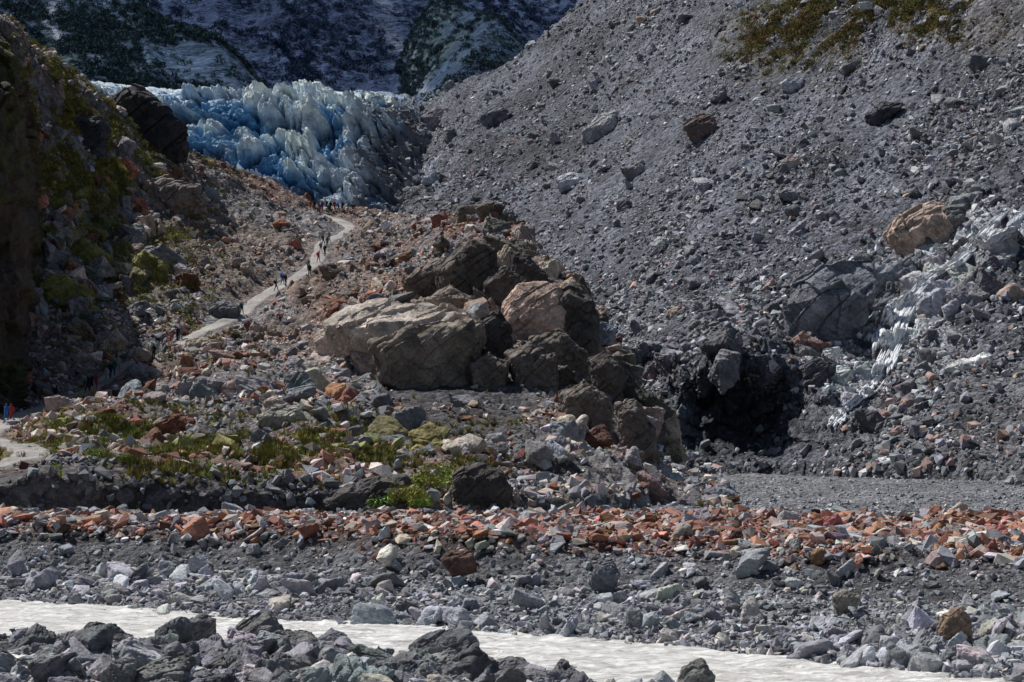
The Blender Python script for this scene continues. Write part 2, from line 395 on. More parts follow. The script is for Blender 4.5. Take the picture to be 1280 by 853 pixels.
# ------------------------------------------------------------ SCREE SLOPE
sc=[(440,[(420,330),(390,350),(365,370),(340,400),(300,440),(280,480),(262,520),(245,560),(235,600),(250,660)]),
(500,[(420,320),(385,345),(350,370),(320,400),(290,430),(252,462),(222,500),(195,550),(172,590),(185,650)]),
(560,[(450,295),(410,312),(370,335),(335,360),(300,390),(252,425),(205,460),(162,497),(122,545),(140,610)]),
(650,[(505,270),(465,282),(430,297),(385,322),(330,355),(270,390),(205,432),(140,478),(72,530),(90,600)]),
(750,[(598,222),(560,232),(500,248),(440,272),(380,298),(300,338),(205,390),(105,450),(-2,520),(20,590)]),
(820,[(600,206),(586,212),(505,220),(450,245),(385,272),(300,315),(205,362),(100,415),(-20,482),(0,560)]),
(880,[(600,198),(588,206),(484,212),(440,232),(385,256),(300,298),(200,342),(100,390),(-35,460),(-20,540)]),
(950,[(599,195),(587,204),(472,209),(435,224),(385,246),(300,285),(200,325),(100,370),(-40,435),(-30,520)]),
(1000,[(599,193),(585,201),(485,208),(440,222),(385,240),(300,275),(200,314),(100,357),(-45,418),(-40,500)]),
(1060,[(602,188),(575,194),(520,206),(450,220),(380,237),(300,264),(200,300),(100,340),(-50,398),(-50,480)]),
(1150,[(605,181),(572,188),(520,198),(455,212),(385,229),(300,253),(200,285),(100,320),(-60,374),(-60,450)]),
(1300,[(612,170),(575,177),(520,187),(455,199),(385,214),(300,236),(200,263),(100,293),(-70,342),(-70,420)]),
(1500,[(625,158),(580,164),(520,172),(455,182),(385,195),(300,213),(200,238),(100,264),(-90,310),(-80,390)])]
S0=patch(sc,900,760)
vS=np.linspace(0,1,760)[None,:]
px,py=proj(S0)
wob=fbm(S0,.12,3,801)*22
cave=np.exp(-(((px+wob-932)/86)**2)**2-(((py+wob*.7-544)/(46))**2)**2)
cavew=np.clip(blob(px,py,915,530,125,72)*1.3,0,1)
rocky=np.clip(blob(px,py,1090,400,120,90)+blob(px,py,1050,500,60,50)+.9*blob(px,py,1060,30,150,55)+.9*blob(px,py,900,500,110,45)+.5*blob(px,py,760,440,60,50)+.8*blob(px,py,1250,340,70,80)+.6*blob(px,py,560,240,60,110)+.6*blob(px,py,1260,100,90,40),0,1)
def dia(P): return np.stack([P[...,0]*.9-P[...,2]*.75,P[...,0]*.1+P[...,2]*.16,P[...,1]*.05],-1)
gul=fbm(dia(S0),.10,3,55)
S=S0.copy()
S[...,2]+=fbm(S0,.045,3,51)*2.4+gul*2.8+ridge(S0,.3,4,53)*(.55+1.3*rocky)+fbm(S0,1.1,4,54)*(.34+.3*rocky)-3.*(1-sm(0,.05,vS))
XZ=S0*np.array([1,.3,.8])
S[...,1]+=cave*5.5+rocky*ridge(S0,.18,4,58)*1.8+cavew*(ridge(XZ,.35,4,811)*1.6+cellstep(XZ*np.array([.35,.2,.7]),812)*2.2)
def screecol(px,py,P):
    a=fbm(P,.03,4,61);b2=fbm(P,.2,4,62); dg_=fbm(dia(P),.16,4,66)
    c=np.ones(P.shape[:-1]+(1,))*np.array([.062,.067,.081])
    c=c*(1+.35*a+.4*b2+.7*dg_)[...,None]
    warm=sm(950,1250,px)*sm(350,560,py)
    c=mixc(c,np.array([.088,.088,.09]),warm*.6)
    v=np.clip(blob(px,py,1010,25,75,50)+blob(px,py,1120,15,100,30)+.8*blob(px,py,950,60,40,30)+.6*blob(px,py,1190,45,40,18),0,1)*sm(-.3,.15,b2)
    c=mixc(c,np.array([.085,.07,.032]),v*.9)
    br=blob(px,py,1240,20,80,50)*.5; c=mixc(c,np.array([.09,.08,.075]),br)
    pale=np.clip(blob(px,py,1150,385,65,60)+blob(px,py,1055,505,42,38)+.9*blob(px,py,1240,300,50,38),0,1)*sm(-.4,.05,b2)
    c=mixc(c,np.array([.34,.355,.385]),pale*.9)
    c=mixc(c,np.array([.04,.044,.052]),cavew*.75); c=mixc(c,np.array([.022,.025,.031]),np.clip(cave,0,1)*.85)  # dark wall colour, with the hollow's shade painted in darker
    dk=np.clip(.8*blob(px,py,1255,370,50,45),0,1); c=mixc(c,np.array([.03,.033,.04]),dk)  # gully shadow painted as a dark patch on the scree
    ice=np.clip(blob(px,py,845,550,22,38)+blob(px,py,760,415,30,18)+.6*blob(px,py,870,505,50,12),0,1); c=mixc(c,np.array([.15,.175,.21]),ice*.8*sm(-.3,.2,b2))
    ice2=blob(px,py,520,220,45,60); c=mixc(c,np.array([.17,.19,.23]),ice2*sm(-.1,.3,b2)*.8)
    return c,v,pale
cs,vegS,paleS=screecol(px,py,S0)
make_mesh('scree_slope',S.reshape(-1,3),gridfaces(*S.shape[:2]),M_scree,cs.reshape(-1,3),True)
tS=bvh(S,2)
TR=[tH,tS]

# ------------------------------------------------------------ GLACIER
gc=[(60,[(215,430),(185,450),(155,470),(130,488),(106,505),(103,600),(102,760)]),
(200,[(250,420),(220,437),(185,455),(150,476),(127,500),(119,600),(114,760)]),
(300,[(310,400),(260,425),(208,450),(162,474),(130,500),(121,600),(116,760)]),
(400,[(340,395),(282,422),(224,448),(170,474),(132,500),(123,600),(118,760)]),
(470,[(350,395),(292,422),(236,450),(182,476),(138,505),(126,600),(119,760)]),
(530,[(370,400),(315,436),(262,462),(208,490),(158,525),(140,610),(132,760)]),
(620,[(420,430),(375,470),(330,500),(290,540),(250,580),(225,650),(200,760)])]
I0=patch(gc,1000,860,vpos=[0,1.2,2.4,3.6,4.8,5.5,6])
x,y,z=I0[...,0],I0[...,1],I0[...,2]
wx=x+fbm(I0,.05,3,200)*12+fbm(I0,.3,3,202)*1.8; wz=z*1.1+y*.4+fbm(I0,.05,3,201)*12+fbm(I0,.3,3,203)*1.8
la=wx*.90+wz*.43; lb=wz*.90-wx*.43
f1,f2,idr=worley2(la/4.3,lb/11.5,3)
g1,g2,idr2=worley2(la/1.7,lb/3.0,8)
big_=fbm(np.stack([la*.5,lb*.22,0*la],-1),.12,3,230)
h1=1-np.clip(f1*1.3,0,1.4)
hs=(h1*2.6+idr*4.4+np.clip((f2-f1)*4.5,0,1.8)-np.clip(g1,0,1)*1.0+idr2*.9)+ridge(I0,.45,4,205)*1.1+big_*4.0
hs-=4.6
ipx,ipy=proj(I0)
sx=sm(540,440,ipx+fbm(I0,.08,3,221)*30); hs*=np.where(y>525,.3,1)*(.22+.78*sx)
I=I0.copy(); I[...,2]+=hs*.8+fbm(I0,.03,3,240)*2.2*sm(470,500,y); I[...,1]-=hs*.75; I[...,0]-=hs*.25
I[...,2]+=(1-sx)*(fbm(I0,.12,4,223)*3+ridge(I0,.4,3,224)*1.)
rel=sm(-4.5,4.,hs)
c=np.ones(I0.shape[:-1]+(1,))*np.array([.025,.10,.24])  # blue crevasse ice, darkened further to paint shadows between the seracs
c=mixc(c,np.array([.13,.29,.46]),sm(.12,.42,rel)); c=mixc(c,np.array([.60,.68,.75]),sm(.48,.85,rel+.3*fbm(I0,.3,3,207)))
dirt=np.clip(sm(.0,.35,fbm(I0,.09,5,210)+.6*sm(195,255,ipy)),0,1)*.7
dirt=np.maximum(dirt,.6*sm(135,118,ipy)*sm(-.2,.2,fbm(I0,.04,3,219)))
c=mixc(c,np.array([.14,.17,.21]),dirt*(.45+.55*(1-rel)))
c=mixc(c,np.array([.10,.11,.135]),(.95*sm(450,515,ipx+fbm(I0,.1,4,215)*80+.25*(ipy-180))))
m,nt,b=nodes('glacier_ice'); a=N(nt,'ShaderNodeAttribute',attribute_name='Col')
co=N(nt,'ShaderNodeTexCoord').outputs['Object']; n1=N(nt,'ShaderNodeTexNoise',Scale=.7,Detail=9.,Roughness=.7); nt.links.new(co,n1.inputs[0])
nt.links.new(vscale(nt,a.outputs['Color'],mapr(nt,n1.outputs[0],.3,.7,.6,1.3)),b.inputs['Base Color']); b.inputs['Roughness'].default_value=.5
bp=N(nt,'ShaderNodeBump',Strength=.8,Distance=1.2); nt.links.new(n1.outputs[0],bp.inputs['Height']); nt.links.new(bp.outputs[0],b.inputs['Normal'])
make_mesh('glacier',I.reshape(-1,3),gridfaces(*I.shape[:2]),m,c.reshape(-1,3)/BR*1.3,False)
P,i,j=sample(I,2600,sm(430,520,ipx)*(y<540)); s=psize(2600,.5,3.2,2.6)
scatter('glacier_debris',P,s,colvar(2600,GREY*.8,.3),M_rock,LOW)

# ------------------------------------------------------------ MOUNTAINS
def mountain(name,cols,nu,nv,amp,s,colf,slope=0.,nf=0,fs=(4,9),fc=(.02,.03,.03),fm=None):
    P=patch(cols,nu,nv); Q=P.copy()
    R_=np.stack([P[...,0]+P[...,2]*slope,P[...,1]*.12,P[...,2]*.2],-1)
    Q[...,2]+=((ridge(R_,.012,3,s)-.4)*.8+fbm(P,.02,3,s+3)*.3+fbm(P,.12,3,s+7)*.04)*amp
    a,b_=proj(P); make_mesh(name,Q.reshape(-1,3),gridfaces(nu,nv),M_mtn,colf(a,b_,P).reshape(-1,3)/BR,True)
    if nf:
        k=sm(-.35,.15,fbm(P,.012,4,s+40))+.05
        if fm is not None: k=k*fm(a,b_)
        T_,i,j=sample(Q,nf,k); sz=psize(nf,*fs,1.6)
        scatter('forest',T_,sz,colvar(nf,fc,.22,.06)/BR,M_forest,FT,.15,(.9,1.4))  # tree colours are tinted blue to carry the distance haze
def one(P,c): return np.ones(P.shape[:-1]+(1,))*np.array(c)
def c1(a,b_,P):
    n=fbm(P,.012,5,300); c=one(P,[.042,.066,.108]); c=mixc(c,np.array([.052,.078,.09]),sm(0,.4,n))  # forest colour with blue aerial haze mixed in
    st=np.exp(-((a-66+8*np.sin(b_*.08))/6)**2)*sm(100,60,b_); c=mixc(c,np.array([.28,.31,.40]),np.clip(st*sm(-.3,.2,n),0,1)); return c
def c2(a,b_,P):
    n=fbm(P,.008,5,310); c=one(P,[.040,.060,.118]); c=mixc(c,np.array([.052,.074,.13]),sm(.1,.5,n))  # stronger blue: haze painted into the farther slope
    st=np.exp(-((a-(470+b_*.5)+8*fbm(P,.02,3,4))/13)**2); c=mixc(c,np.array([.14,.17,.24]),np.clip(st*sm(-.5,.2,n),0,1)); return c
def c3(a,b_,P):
    n=fbm(P,.012,5,320); c=one(P,[.042,.066,.112]); c=mixc(c,np.array([.052,.08,.10]),sm(0,.4,n))  # slope colour tinted by the same painted haze
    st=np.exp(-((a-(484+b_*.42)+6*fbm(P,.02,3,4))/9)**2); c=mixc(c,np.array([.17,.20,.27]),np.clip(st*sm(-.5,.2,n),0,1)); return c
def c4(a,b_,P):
    n=ridge(P*np.array([2.5,.6,1.]),.004,5,330); c=one(P,[.08,.11,.20]); c=mixc(c,np.array([.5,.55,.64]),sm(.35,.6,n+.2*sm(70,20,b_))); return c  # rock paled to haze blue, with real snow streaks
mountain('mountain',[(-400,[(180,750),(60,1000),(-60,1250),(-150,1500),(-100,1900)]),(0,[(170,800),(60,1050),(-40,1300),(-120,1500),(-80,1900)]),
(100,[(165,850),(70,1050),(-10,1250),(-90,1450),(-60,1800)]),(180,[(160,900),(95,1030),(50,1130),(0,1250),(30,1500)]),(250,[(160,930),(118,1010),(86,1080),(52,1160),(80,1350)]),
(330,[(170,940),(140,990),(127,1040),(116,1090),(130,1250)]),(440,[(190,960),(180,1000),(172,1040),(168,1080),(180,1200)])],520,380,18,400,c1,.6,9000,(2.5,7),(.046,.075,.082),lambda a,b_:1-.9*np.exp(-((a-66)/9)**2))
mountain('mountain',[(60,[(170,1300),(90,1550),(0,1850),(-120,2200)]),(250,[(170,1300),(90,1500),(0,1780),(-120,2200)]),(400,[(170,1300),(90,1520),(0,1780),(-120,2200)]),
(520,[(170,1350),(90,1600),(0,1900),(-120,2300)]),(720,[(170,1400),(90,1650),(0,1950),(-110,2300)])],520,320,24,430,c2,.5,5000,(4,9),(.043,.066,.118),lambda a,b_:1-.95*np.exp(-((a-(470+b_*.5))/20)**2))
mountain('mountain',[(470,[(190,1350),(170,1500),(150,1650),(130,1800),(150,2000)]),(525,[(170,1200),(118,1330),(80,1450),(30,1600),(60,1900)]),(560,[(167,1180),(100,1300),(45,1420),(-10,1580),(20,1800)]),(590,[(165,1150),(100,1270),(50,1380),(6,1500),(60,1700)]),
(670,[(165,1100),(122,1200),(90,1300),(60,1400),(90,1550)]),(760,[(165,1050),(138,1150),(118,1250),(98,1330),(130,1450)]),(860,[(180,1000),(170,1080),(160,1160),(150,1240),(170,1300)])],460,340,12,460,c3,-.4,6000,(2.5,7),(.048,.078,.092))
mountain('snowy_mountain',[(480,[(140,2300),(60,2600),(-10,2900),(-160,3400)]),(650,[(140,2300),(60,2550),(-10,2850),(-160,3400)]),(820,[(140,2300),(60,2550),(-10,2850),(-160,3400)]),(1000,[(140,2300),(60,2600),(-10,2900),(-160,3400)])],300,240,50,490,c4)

# ------------------------------------------------------------ LEFT CLIFF
cc=[(-260,[(560,150),(480,165),(380,172),(270,178),(170,184),(70,190),(20,205),(30,240)]),
(-60,[(560,165),(490,180),(380,184),(270,189),(170,194),(75,199),(40,212),(60,250)]),
(0,[(555,180),(490,192),(380,195),(280,199),(180,203),(100,207),(78,220),(90,260)]),
(18,[(550,190),(490,200),(380,203),(280,207),(200,211),(130,215),(110,228),(125,265)]),
(28,[(560,212),(520,222),(400,225),(300,229),(220,233),(165,240),(150,250),(160,280)]),
(50,[(600,225),(560,240),(480,255),(400,265),(330,270),(260,280),(240,290),(250,310)])]
C0=patch(cc,220,420); Cl=C0+np.array([1,-.6,.2])*(ridge(C0,.12,4,600)*1.6+fbm(C0,.6,4,603)*.8+cellstep(C0*np.array([.3,.2,.25]),606)*1.6)[...,None]
cl=np.ones(C0.shape[:-1]+(1,))*np.array([.045,.034,.027]); cl=mixc(cl,np.array([.05,.05,.02]),sm(.0,.4,fbm(C0,.15,4,610)+.2*sm(250,90,proj(C0)[1])))
make_mesh('cliff',Cl.reshape(-1,3),gridfaces(*C0.shape[:2]),M_cliff,cl.reshape(-1,3),True)

# ------------------------------------------------------------ STONE SCATTERS
def stones_on(name,Gd,G0,n,a,b_,al,colf,mask=None,tm=LOW,mat=M_rock,sink=.15,flat=(.4,.85)):
    P,i,j=sample(Gd,n,mask); s=psize(n,a,b_,al); q=G0[i,j]; px,py=proj(q)
    c=colf(px,py,q,i,j,n); P=P.copy(); P[:,2]+=s*sink
    return scatter(name,P,s,c,mat,tm,flat=flat)
px,py=proj(H0)
tm=sm(1.6,2.4,td)
clump=.2+sm(-.3,.4,fbm(H0,.12,3,140))
nosh=1-.9*shd
def hc_(px,py,q,i,j,n):
    r=rng.random(n); rm=redm[i,j]; g=greym[i,j]; s_=scarp[i,j]
    c=colvar(n,BROWN,.3,.06)
    c=np.where((r<.12+.42*rm)[:,None],colvar(n,RED*1.05,.35,.08),c)
    c=np.where((r>.55+.2*rm-.25*g)[:,None],colvar(n,GREY*1.05,.3),c)
    r2=rng.random(n); c=np.where((r2<.26)[:,None],colvar(n,PINK,.25,.05),c)
    c=np.where(((gm_[i,j]>.4)&(rng.random(n)<.3))[:,None],colvar(n,np.array([.13,.13,.055]),.25,.1),c)
    return np.where((s_>.3)[:,None],colvar(n,GREY*.7,.3),c)
stones_on('moraine_stones',H,H0,54000,.2,1.3,2.65,hc_,tm*clump*(1-.6*scarp)*nosh)
stones_on('moraine_boulders',H,H0,1300,1.1,3.6,3.0,hc_,sm(2.6,4.4,td)*clump*sm(121,135,H0[...,1])*nosh,HI,M_big,.1)
ridgem=np.exp(-(rl/38)**2)*(px>540)*(1-.9*blob(px,py,668,392,40,30))
def rc_(px,py,q,i,j,n):
    c=colvar(n,np.array([.095,.083,.074]),.3,.05); r=rng.random(n)
    return np.where((r<.3)[:,None],colvar(n,np.array([.25,.20,.17]),.2,.05),c)
stones_on('outcrop_boulders',H,H0,260,1.6,5.0,2.3,rc_,ridgem,MB,M_big,.1,(.6,1.1))
cl_m=np.clip(blob(px,py,80,330,70,110)+.6*blob(px,py,150,330,60,60),0,1)
stones_on('slope_boulders',H,H0,130,1.8,4.8,2.3,hc_,cl_m*sm(3,5,td),MB,M_big,.1,(.6,1.1))
px,py=proj(S0)
def sc_(px,py,q,i,j,n):
    c=colvar(n,GREY*.95,.36,.03); r=rng.random(n)
    c=np.where((r<.09)[:,None],colvar(n,np.array([.32,.33,.35]),.2),c)
    c=np.where(((r>.09)&(r<.12+.12*sm(380,560,py)*sm(900,1100,px)))[:,None],colvar(n,np.array([.22,.16,.14]),.25,.05),c)
    p_=paleS[i,j]; c=np.where((rng.random(n)<p_*.85)[:,None],colvar(n,np.array([.36,.37,.39]),.15),c)
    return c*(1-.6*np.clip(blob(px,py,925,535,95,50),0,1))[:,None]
smk=(.12+sm(-.25,.4,fbm(dia(S0),.2,3,700))*.7+.5*sm(-.2,.4,fbm(S0,.09,3,702)))*(1-cave)
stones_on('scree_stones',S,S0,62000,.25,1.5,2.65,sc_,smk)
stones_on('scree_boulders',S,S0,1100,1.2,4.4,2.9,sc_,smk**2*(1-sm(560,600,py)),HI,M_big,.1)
stones_on('bedrock_blocks',S,S0,230,1.8,5.5,2.2,sc_,np.clip(blob(px,py,1140,390,80,60)+blob(px,py,1055,500,45,40)+.8*blob(px,py,1240,320,60,55)+.5*blob(px,py,1050,370,70,50)+.25*blob(px,py,560,220,50,90)+.7*blob(px,py,880,480,90,16),0,1)**1.5,MB,M_big,-.02,(.7,1.2))
def ground_scatter(name,n,a,b_,al,tmpl,mat,zone,ylim,sink=.12,flat=(.4,.85),k4=3):
    pyy=rng.uniform(590,880,n*k4); D=6.6*FPX/(pyy-520); D=D[(D>ylim[0])&(D<ylim[1])]
    x=rng.uniform(-.28,.28,len(D))*D*1.02; z,t=gz(x,D); c0,rd=gcol(x,D,t)
    k=zone(x,D,z,t,rd)*1.0>rng.random(len(D)); x,D,z,t,rd=[q[k][:n] for q in (x,D,z,t,rd)]
    m_=len(x); s=psize(m_,a,b_,al); r=rng.random(m_)
    c=colvar(m_,GREY*1.12,.34,.03); c=np.where((r<.14)[:,None],colvar(m_,np.array([.27,.258,.24]),.2),c)
    c=np.where((rng.random(m_)<rd*.75)[:,None],colvar(m_,RED,.4,.1),c)
    c=np.where(((rng.random(m_)<.22)&(rd>.3))[:,None],colvar(m_,PINK*.75,.3,.05),c)
    return scatter(name,np.stack([x,D,z+s*sink],-1),s,c,mat,tmpl,flat=flat)
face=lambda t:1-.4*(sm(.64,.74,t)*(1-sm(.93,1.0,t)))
cn=lambda x,D:fbm(np.stack([x,D,0*x],-1),.2,3,5)
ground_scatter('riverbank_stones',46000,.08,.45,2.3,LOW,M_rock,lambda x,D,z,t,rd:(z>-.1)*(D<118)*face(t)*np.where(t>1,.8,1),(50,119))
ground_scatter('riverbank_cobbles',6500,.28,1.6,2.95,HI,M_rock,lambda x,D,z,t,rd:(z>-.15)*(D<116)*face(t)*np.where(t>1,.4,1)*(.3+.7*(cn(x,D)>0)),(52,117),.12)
ground_scatter('outwash_gravel',14000,.12,.42,2.8,LOW,M_rock,lambda x,D,z,t,rd:(D>112)*1.,(112,200))
ground_scatter('bench_stones',12000,.2,1.1,2.4,LOW,M_rock,lambda x,D,z,t,rd:(rd>.25)*1.,(74,118),.1,(.25,.55),6)
n=650; x=rng.uniform(-22,3,n); y=nearE(x)-rng.uniform(-.1,14,n)**1.0; k=(y>53); x,y=x[k],y[k]; s=psize(len(x),.42,1.8,2.0)
s=s*np.interp(nearE(x)-y,[0,3,8],[.6,.9,1.15])
z,_=gz(x,y); scatter('foreground_boulders',np.stack([x,y,z+s*.12],-1),s,colvar(len(x),np.array([.165,.168,.175]),.3,.04),M_big,MB,.35,(.5,.9))

# ------------------------------------------------------------ HERO BOULDERS
def boulder(name,outline,col,depth=1.,top=.3,seed=0,D=None,amt=.05,yb=None,mat=M_big,base_ext=.25,dd0=0.):
    o=np.array(outline,float); cx,cy=o.mean(0); yb=yb or o[:,1].max()-2
    if D is None:
        h=cast(TR,cx,yb); D=(66 if h is None else h[0].y)+dd0
    ppm=FPX/D; W=(o[:,0].max()-o[:,0].min())/ppm; Hh=(o[:,1].max()-o[:,1].min())/ppm; dep=depth*max(W,Hh)*.8
    pts=[]
    for sca,dd,upl in ((.80,-.12,-top),(.98,.1,-top*.4),(1.,.35,0),(.8,1.0,-.1)):
        q=o.copy(); q[:,0]=cx+(o[:,0]-cx)*sca; q[:,1]=cy+(o[:,1]-cy)*sca
        up=np.clip((cy-o[:,1])/(cy-o[:,1].min()+1e-6),0,1); q[:,1]+= -upl*up*(o[:,1].max()-o[:,1].min())
        p=pt(q[:,0],q[:,1],D); p[:,1]+=dd*dep
        pts+= (p+rng.normal(0,.03*min(W,Hh),p.shape)).tolist()
    lo=min(p[2] for p in pts)
    base=[[p[0],p[1]+.1*dep,p[2]-base_ext*Hh-.2] for p in pts if p[2]<lo+.35*Hh] if base_ext else []
    bm=hull(pts+base); V,NN,T=remesh(bm,max(W,Hh)/(95 if max(W,Hh)>6 else 60)); bm.free()
    V=roughen(V,NN,max(W,Hh),seed,amt)
    c=np.ones((len(V),1))*np.array(col)*.86; c=c*(1+.35*fbm(V,.5,4,seed+3))[:,None]
    return make_mesh(name,V,T,mat,c,False)
TAN=(.28,.24,.20); GR=(.20,.20,.21); DK=(.036,.036,.041); PK=(.36,.30,.26); MOSS=(.17,.165,.055); RD=(.18,.078,.055); PALE=(.36,.37,.40); DB=(.085,.075,.068); RB=(.13,.112,.098)
L_=[
([(128,140),(145,118),(165,107),(185,125),(215,138),(232,160),(230,184),(200,186),(150,160)],DK,.6,.1),
([(84,165),(92,145),(125,141),(134,160),(130,186),(95,184)],(.05,.055,.06),.7,.15),
([(170,228),(205,218),(250,228),(252,250),(215,262),(180,250)],(.16,.14,.13),.8,.3),
([(402,404),(430,380),(480,372),(560,374),(604,394),(608,412),(560,424),(480,440),(420,424)],(.37,.325,.285),.8,.6),
([(464,432),(520,408),(604,398),(610,424),(592,462),(552,488),(504,474),(474,458)],(.18,.155,.13),.6,.05),
([(388,412),(420,400),(455,424),(462,446),(420,450),(394,438)],PK,.8,.5),
([(440,440),(470,428),(502,452),(500,468),(455,466)],PK,.7,.5),
([(628,376),(652,356),(692,360),(712,378),(704,414),(682,432),(640,420),(630,400)],(.39,.29,.24),.9,.45),
([(690,372),(716,354),(738,372),(748,410),(742,450),(704,454),(688,420)],DB,.9,.05),
([(664,418),(700,408),(735,440),(738,476),(690,480)],RB,.9,.15),
([(548,335),(585,302),(618,310),(624,352),(610,388),(562,378)],DB,.9,.1),
([(500,352),(545,318),(575,328),(560,364),(520,370)],(.16,.13,.115),.9,.3),
([(530,372),(560,352),(600,372),(598,398),(545,392)],(.22,.18,.155),.9,.35),
([(606,352),(632,332),(656,352),(636,392),(610,390)],DB,.9,.1),
([(598,395),(622,384),(640,410),(634,446),(604,440)],(.055,.05,.047),.9,.1),  # darkened boulder standing in for the shadow between outcrop blocks
([(588,455),(612,438),(636,452),(634,480),(598,486)],(.15,.125,.11),.9,.2),
([(632,440),(664,428),(696,444),(700,480),(660,486),(640,470)],RB,.9,.15),
([(640,314),(662,320),(684,345),(660,356),(642,345)],(.08,.07,.067),.9,.2),
([(320,520),(340,506),(370,508),(380,524),(365,534),(330,532)],(.27,.26,.23),.9,.5),
([(192,525),(212,515),(240,524),(242,540),(210,545)],RD,.9,.4),
([(398,628),(430,606),(470,597),(508,600),(512,616),(480,628),(450,640),(410,642)],(.065,.06,.058),.8,.25),
([(560,590),(590,576),(625,590),(640,615),(620,632),(570,628)],(.07,.065,.06),.9,.25),
([(82,305),(100,296),(135,318),(132,332),(105,330)],MOSS,.9,.5),
([(48,352),(68,336),(112,362),(118,392),(90,388),(52,375)],MOSS,.8,.45),
([(165,322),(180,308),(206,332),(205,352),(175,345)],MOSS,.9,.4),
([(254,385),(275,373),(298,382),(296,398),(262,400)],(.14,.145,.16),.9,.3),
([(230,424),(255,420),(278,430),(262,438),(236,436)],TAN,1.,.5),
([(160,460),(175,455),(200,466),(198,482),(168,480)],GR,1.,.3),
([(300,330),(312,326),(318,344),(304,348)],PK,.9,.3),
([(700,490),(730,474),(760,495),(768,535),(728,540),(704,520)],RB,.9,.2),
([(735,448),(755,434),(778,465),(785,505),(750,505)],DB,.9,.15),
([(768,500),(795,498),(816,535),(822,572),(788,572)],RB,.9,.15),
([(1108,290),(1130,265),(1165,254),(1205,262),(1212,285),(1185,305),(1135,310)],(.33,.26,.22),.9,.25),
([(985,382),(998,350),(1020,334),(1055,322),(1092,330),(1100,350),(1078,400),(1040,425),(1002,430)],(.15,.16,.18),.7,.35),
([(1075,345),(1100,322),(1140,318),(1150,345),(1120,370),(1085,368)],(.19,.20,.22),.7,.3),
([(1000,460),(1020,445),(1045,455),(1040,480),(1010,485)],(.08,.08,.09),.8,.2),
([(726,163),(748,142),(770,139),(776,155),(760,170),(735,172)],(.32,.33,.34),.8,.45),
([(855,158),(875,142),(895,145),(897,165),(872,175)],(.14,.105,.10),.8,.3),
([(1082,145),(1105,127),(1130,127),(1115,142),(1090,155)],(.06,.06,.07),.8,.2),
([(974,105),(988,94),(1005,97),(1005,110),(985,115)],PALE,.8,.4),
([(978,200),(990,190),(1006,196),(1004,210),(985,212)],(.34,.29,.28),.8,.4),
([(695,225),(712,214),(735,218),(725,232),(700,236)],PALE,.8,.5),
([(524,145),(545,132),(565,138),(562,156),(535,160)],(.22,.21,.22),.8,.4),
([(600,145),(620,132),(640,138),(630,152),(606,158)],(.15,.15,.17),.8,.3),
([(1018,265),(1035,258),(1050,266),(1045,278),(1022,276)],(.22,.22,.24),.8,.4),
([(735,408),(752,400),(770,410),(765,432),(742,430)],(.20,.23,.27),.8,.3),
([(775,210),(800,200),(812,212),(790,222)],GR,.8,.3),
([(970,240),(990,232),(1010,242),(995,252)],(.20,.2,.22),.8,.3),
([(1205,178),(1222,168),(1238,174),(1225,186)],(.26,.24,.24),.8,.3),
]
for k,(o,c_,d_,t_) in enumerate(L_): boulder('boulder',o,c_,d_,t_,seed=1000+k*7)
Fg=[([(510,815),(522,800),(550,792),(585,793),(597,808),(590,825),(560,838),(525,836)],(.13,.135,.15),66.5),
([(600,845),(618,826),(640,818),(662,830),(672,858),(610,862)],(.14,.14,.15),61),
([(842,858),(855,835),(878,824),(895,845),(897,864)],(.23,.23,.22),59.5),
([(270,812),(300,775),(335,765),(350,785),(330,805),(295,822)],(.15,.145,.145),66),
([(310,812),(345,785),(385,790),(412,815),(380,825),(330,825)],(.18,.18,.185),64),
([(85,800),(110,783),(140,785),(165,800),(150,815),(100,815)],(.10,.10,.105),67),
([(225,780),(250,765),(268,775),(265,790),(235,792)],(.14,.14,.15),69),
([(396,800),(415,787),(432,795),(438,805),(410,808)],(.14,.14,.16),67),
([(690,838),(705,830),(725,836),(722,846),(695,848)],(.18,.18,.19),63),
([(1174,790),(1180,768),(1200,758),(1216,772),(1216,792),(1190,797)],(.30,.22,.16),66),
([(776,792),(782,762),(800,758),(806,775),(800,796)],(.30,.31,.32),72),
([(738,722),(745,705),(768,703),(776,720),(765,732)],(.15,.16,.18),80),
([(1040,745),(1055,738),(1075,745),(1070,755),(1045,755)],(.27,.25,.22),73),
([(255,758),(262,738),(285,732),(295,745),(280,762)],(.16,.16,.17),84),
([(548,700),(560,688),(590,690),(595,705),(565,710)],(.13,.08,.065),84),
([(465,695),(480,682),(500,690),(497,706),(472,708)],(.15,.085,.07),88)]
for k,(o,c_,D_) in enumerate(Fg): boulder('boulder',o,c_,.9,.3,seed=3000+k*7,D=D_,amt=.045)

# ------------------------------------------------------------ WATERFALL
m,nt,b=nodes('falling_water'); co=N(nt,'ShaderNodeTexCoord').outputs['Object']
mp=N(nt,'ShaderNodeMapping'); mp.inputs['Scale'].default_value=(3,3,.5); nt.links.new(co,mp.inputs[0]); n1=N(nt,'ShaderNodeTexNoise',Scale=2.,Detail=6.); nt.links.new(mp.outputs[0],n1.inputs[0])
cr=N(nt,'ShaderNodeValToRGB'); cr.color_ramp.elements[0].color=(.6,.63,.68,1); cr.color_ramp.elements[0].position=.35; cr.color_ramp.elements[1].color=(.88,.9,.92,1); cr.color_ramp.elements[1].position=.6
nt.links.new(n1.outputs[0],cr.inputs[0]); nt.links.new(cr.outputs[0],b.inputs['Base Color']); b.inputs['Roughness'].default_value=.5
bp=N(nt,'ShaderNodeBump',Strength=.5,Distance=.1); nt.links.new(n1.outputs[0],bp.inputs['Height']); nt.links.new(bp.outputs[0],b.inputs['Normal']); M_fall=m
bpy.context.view_layer.update(); dg=bpy.context.evaluated_depsgraph_get()
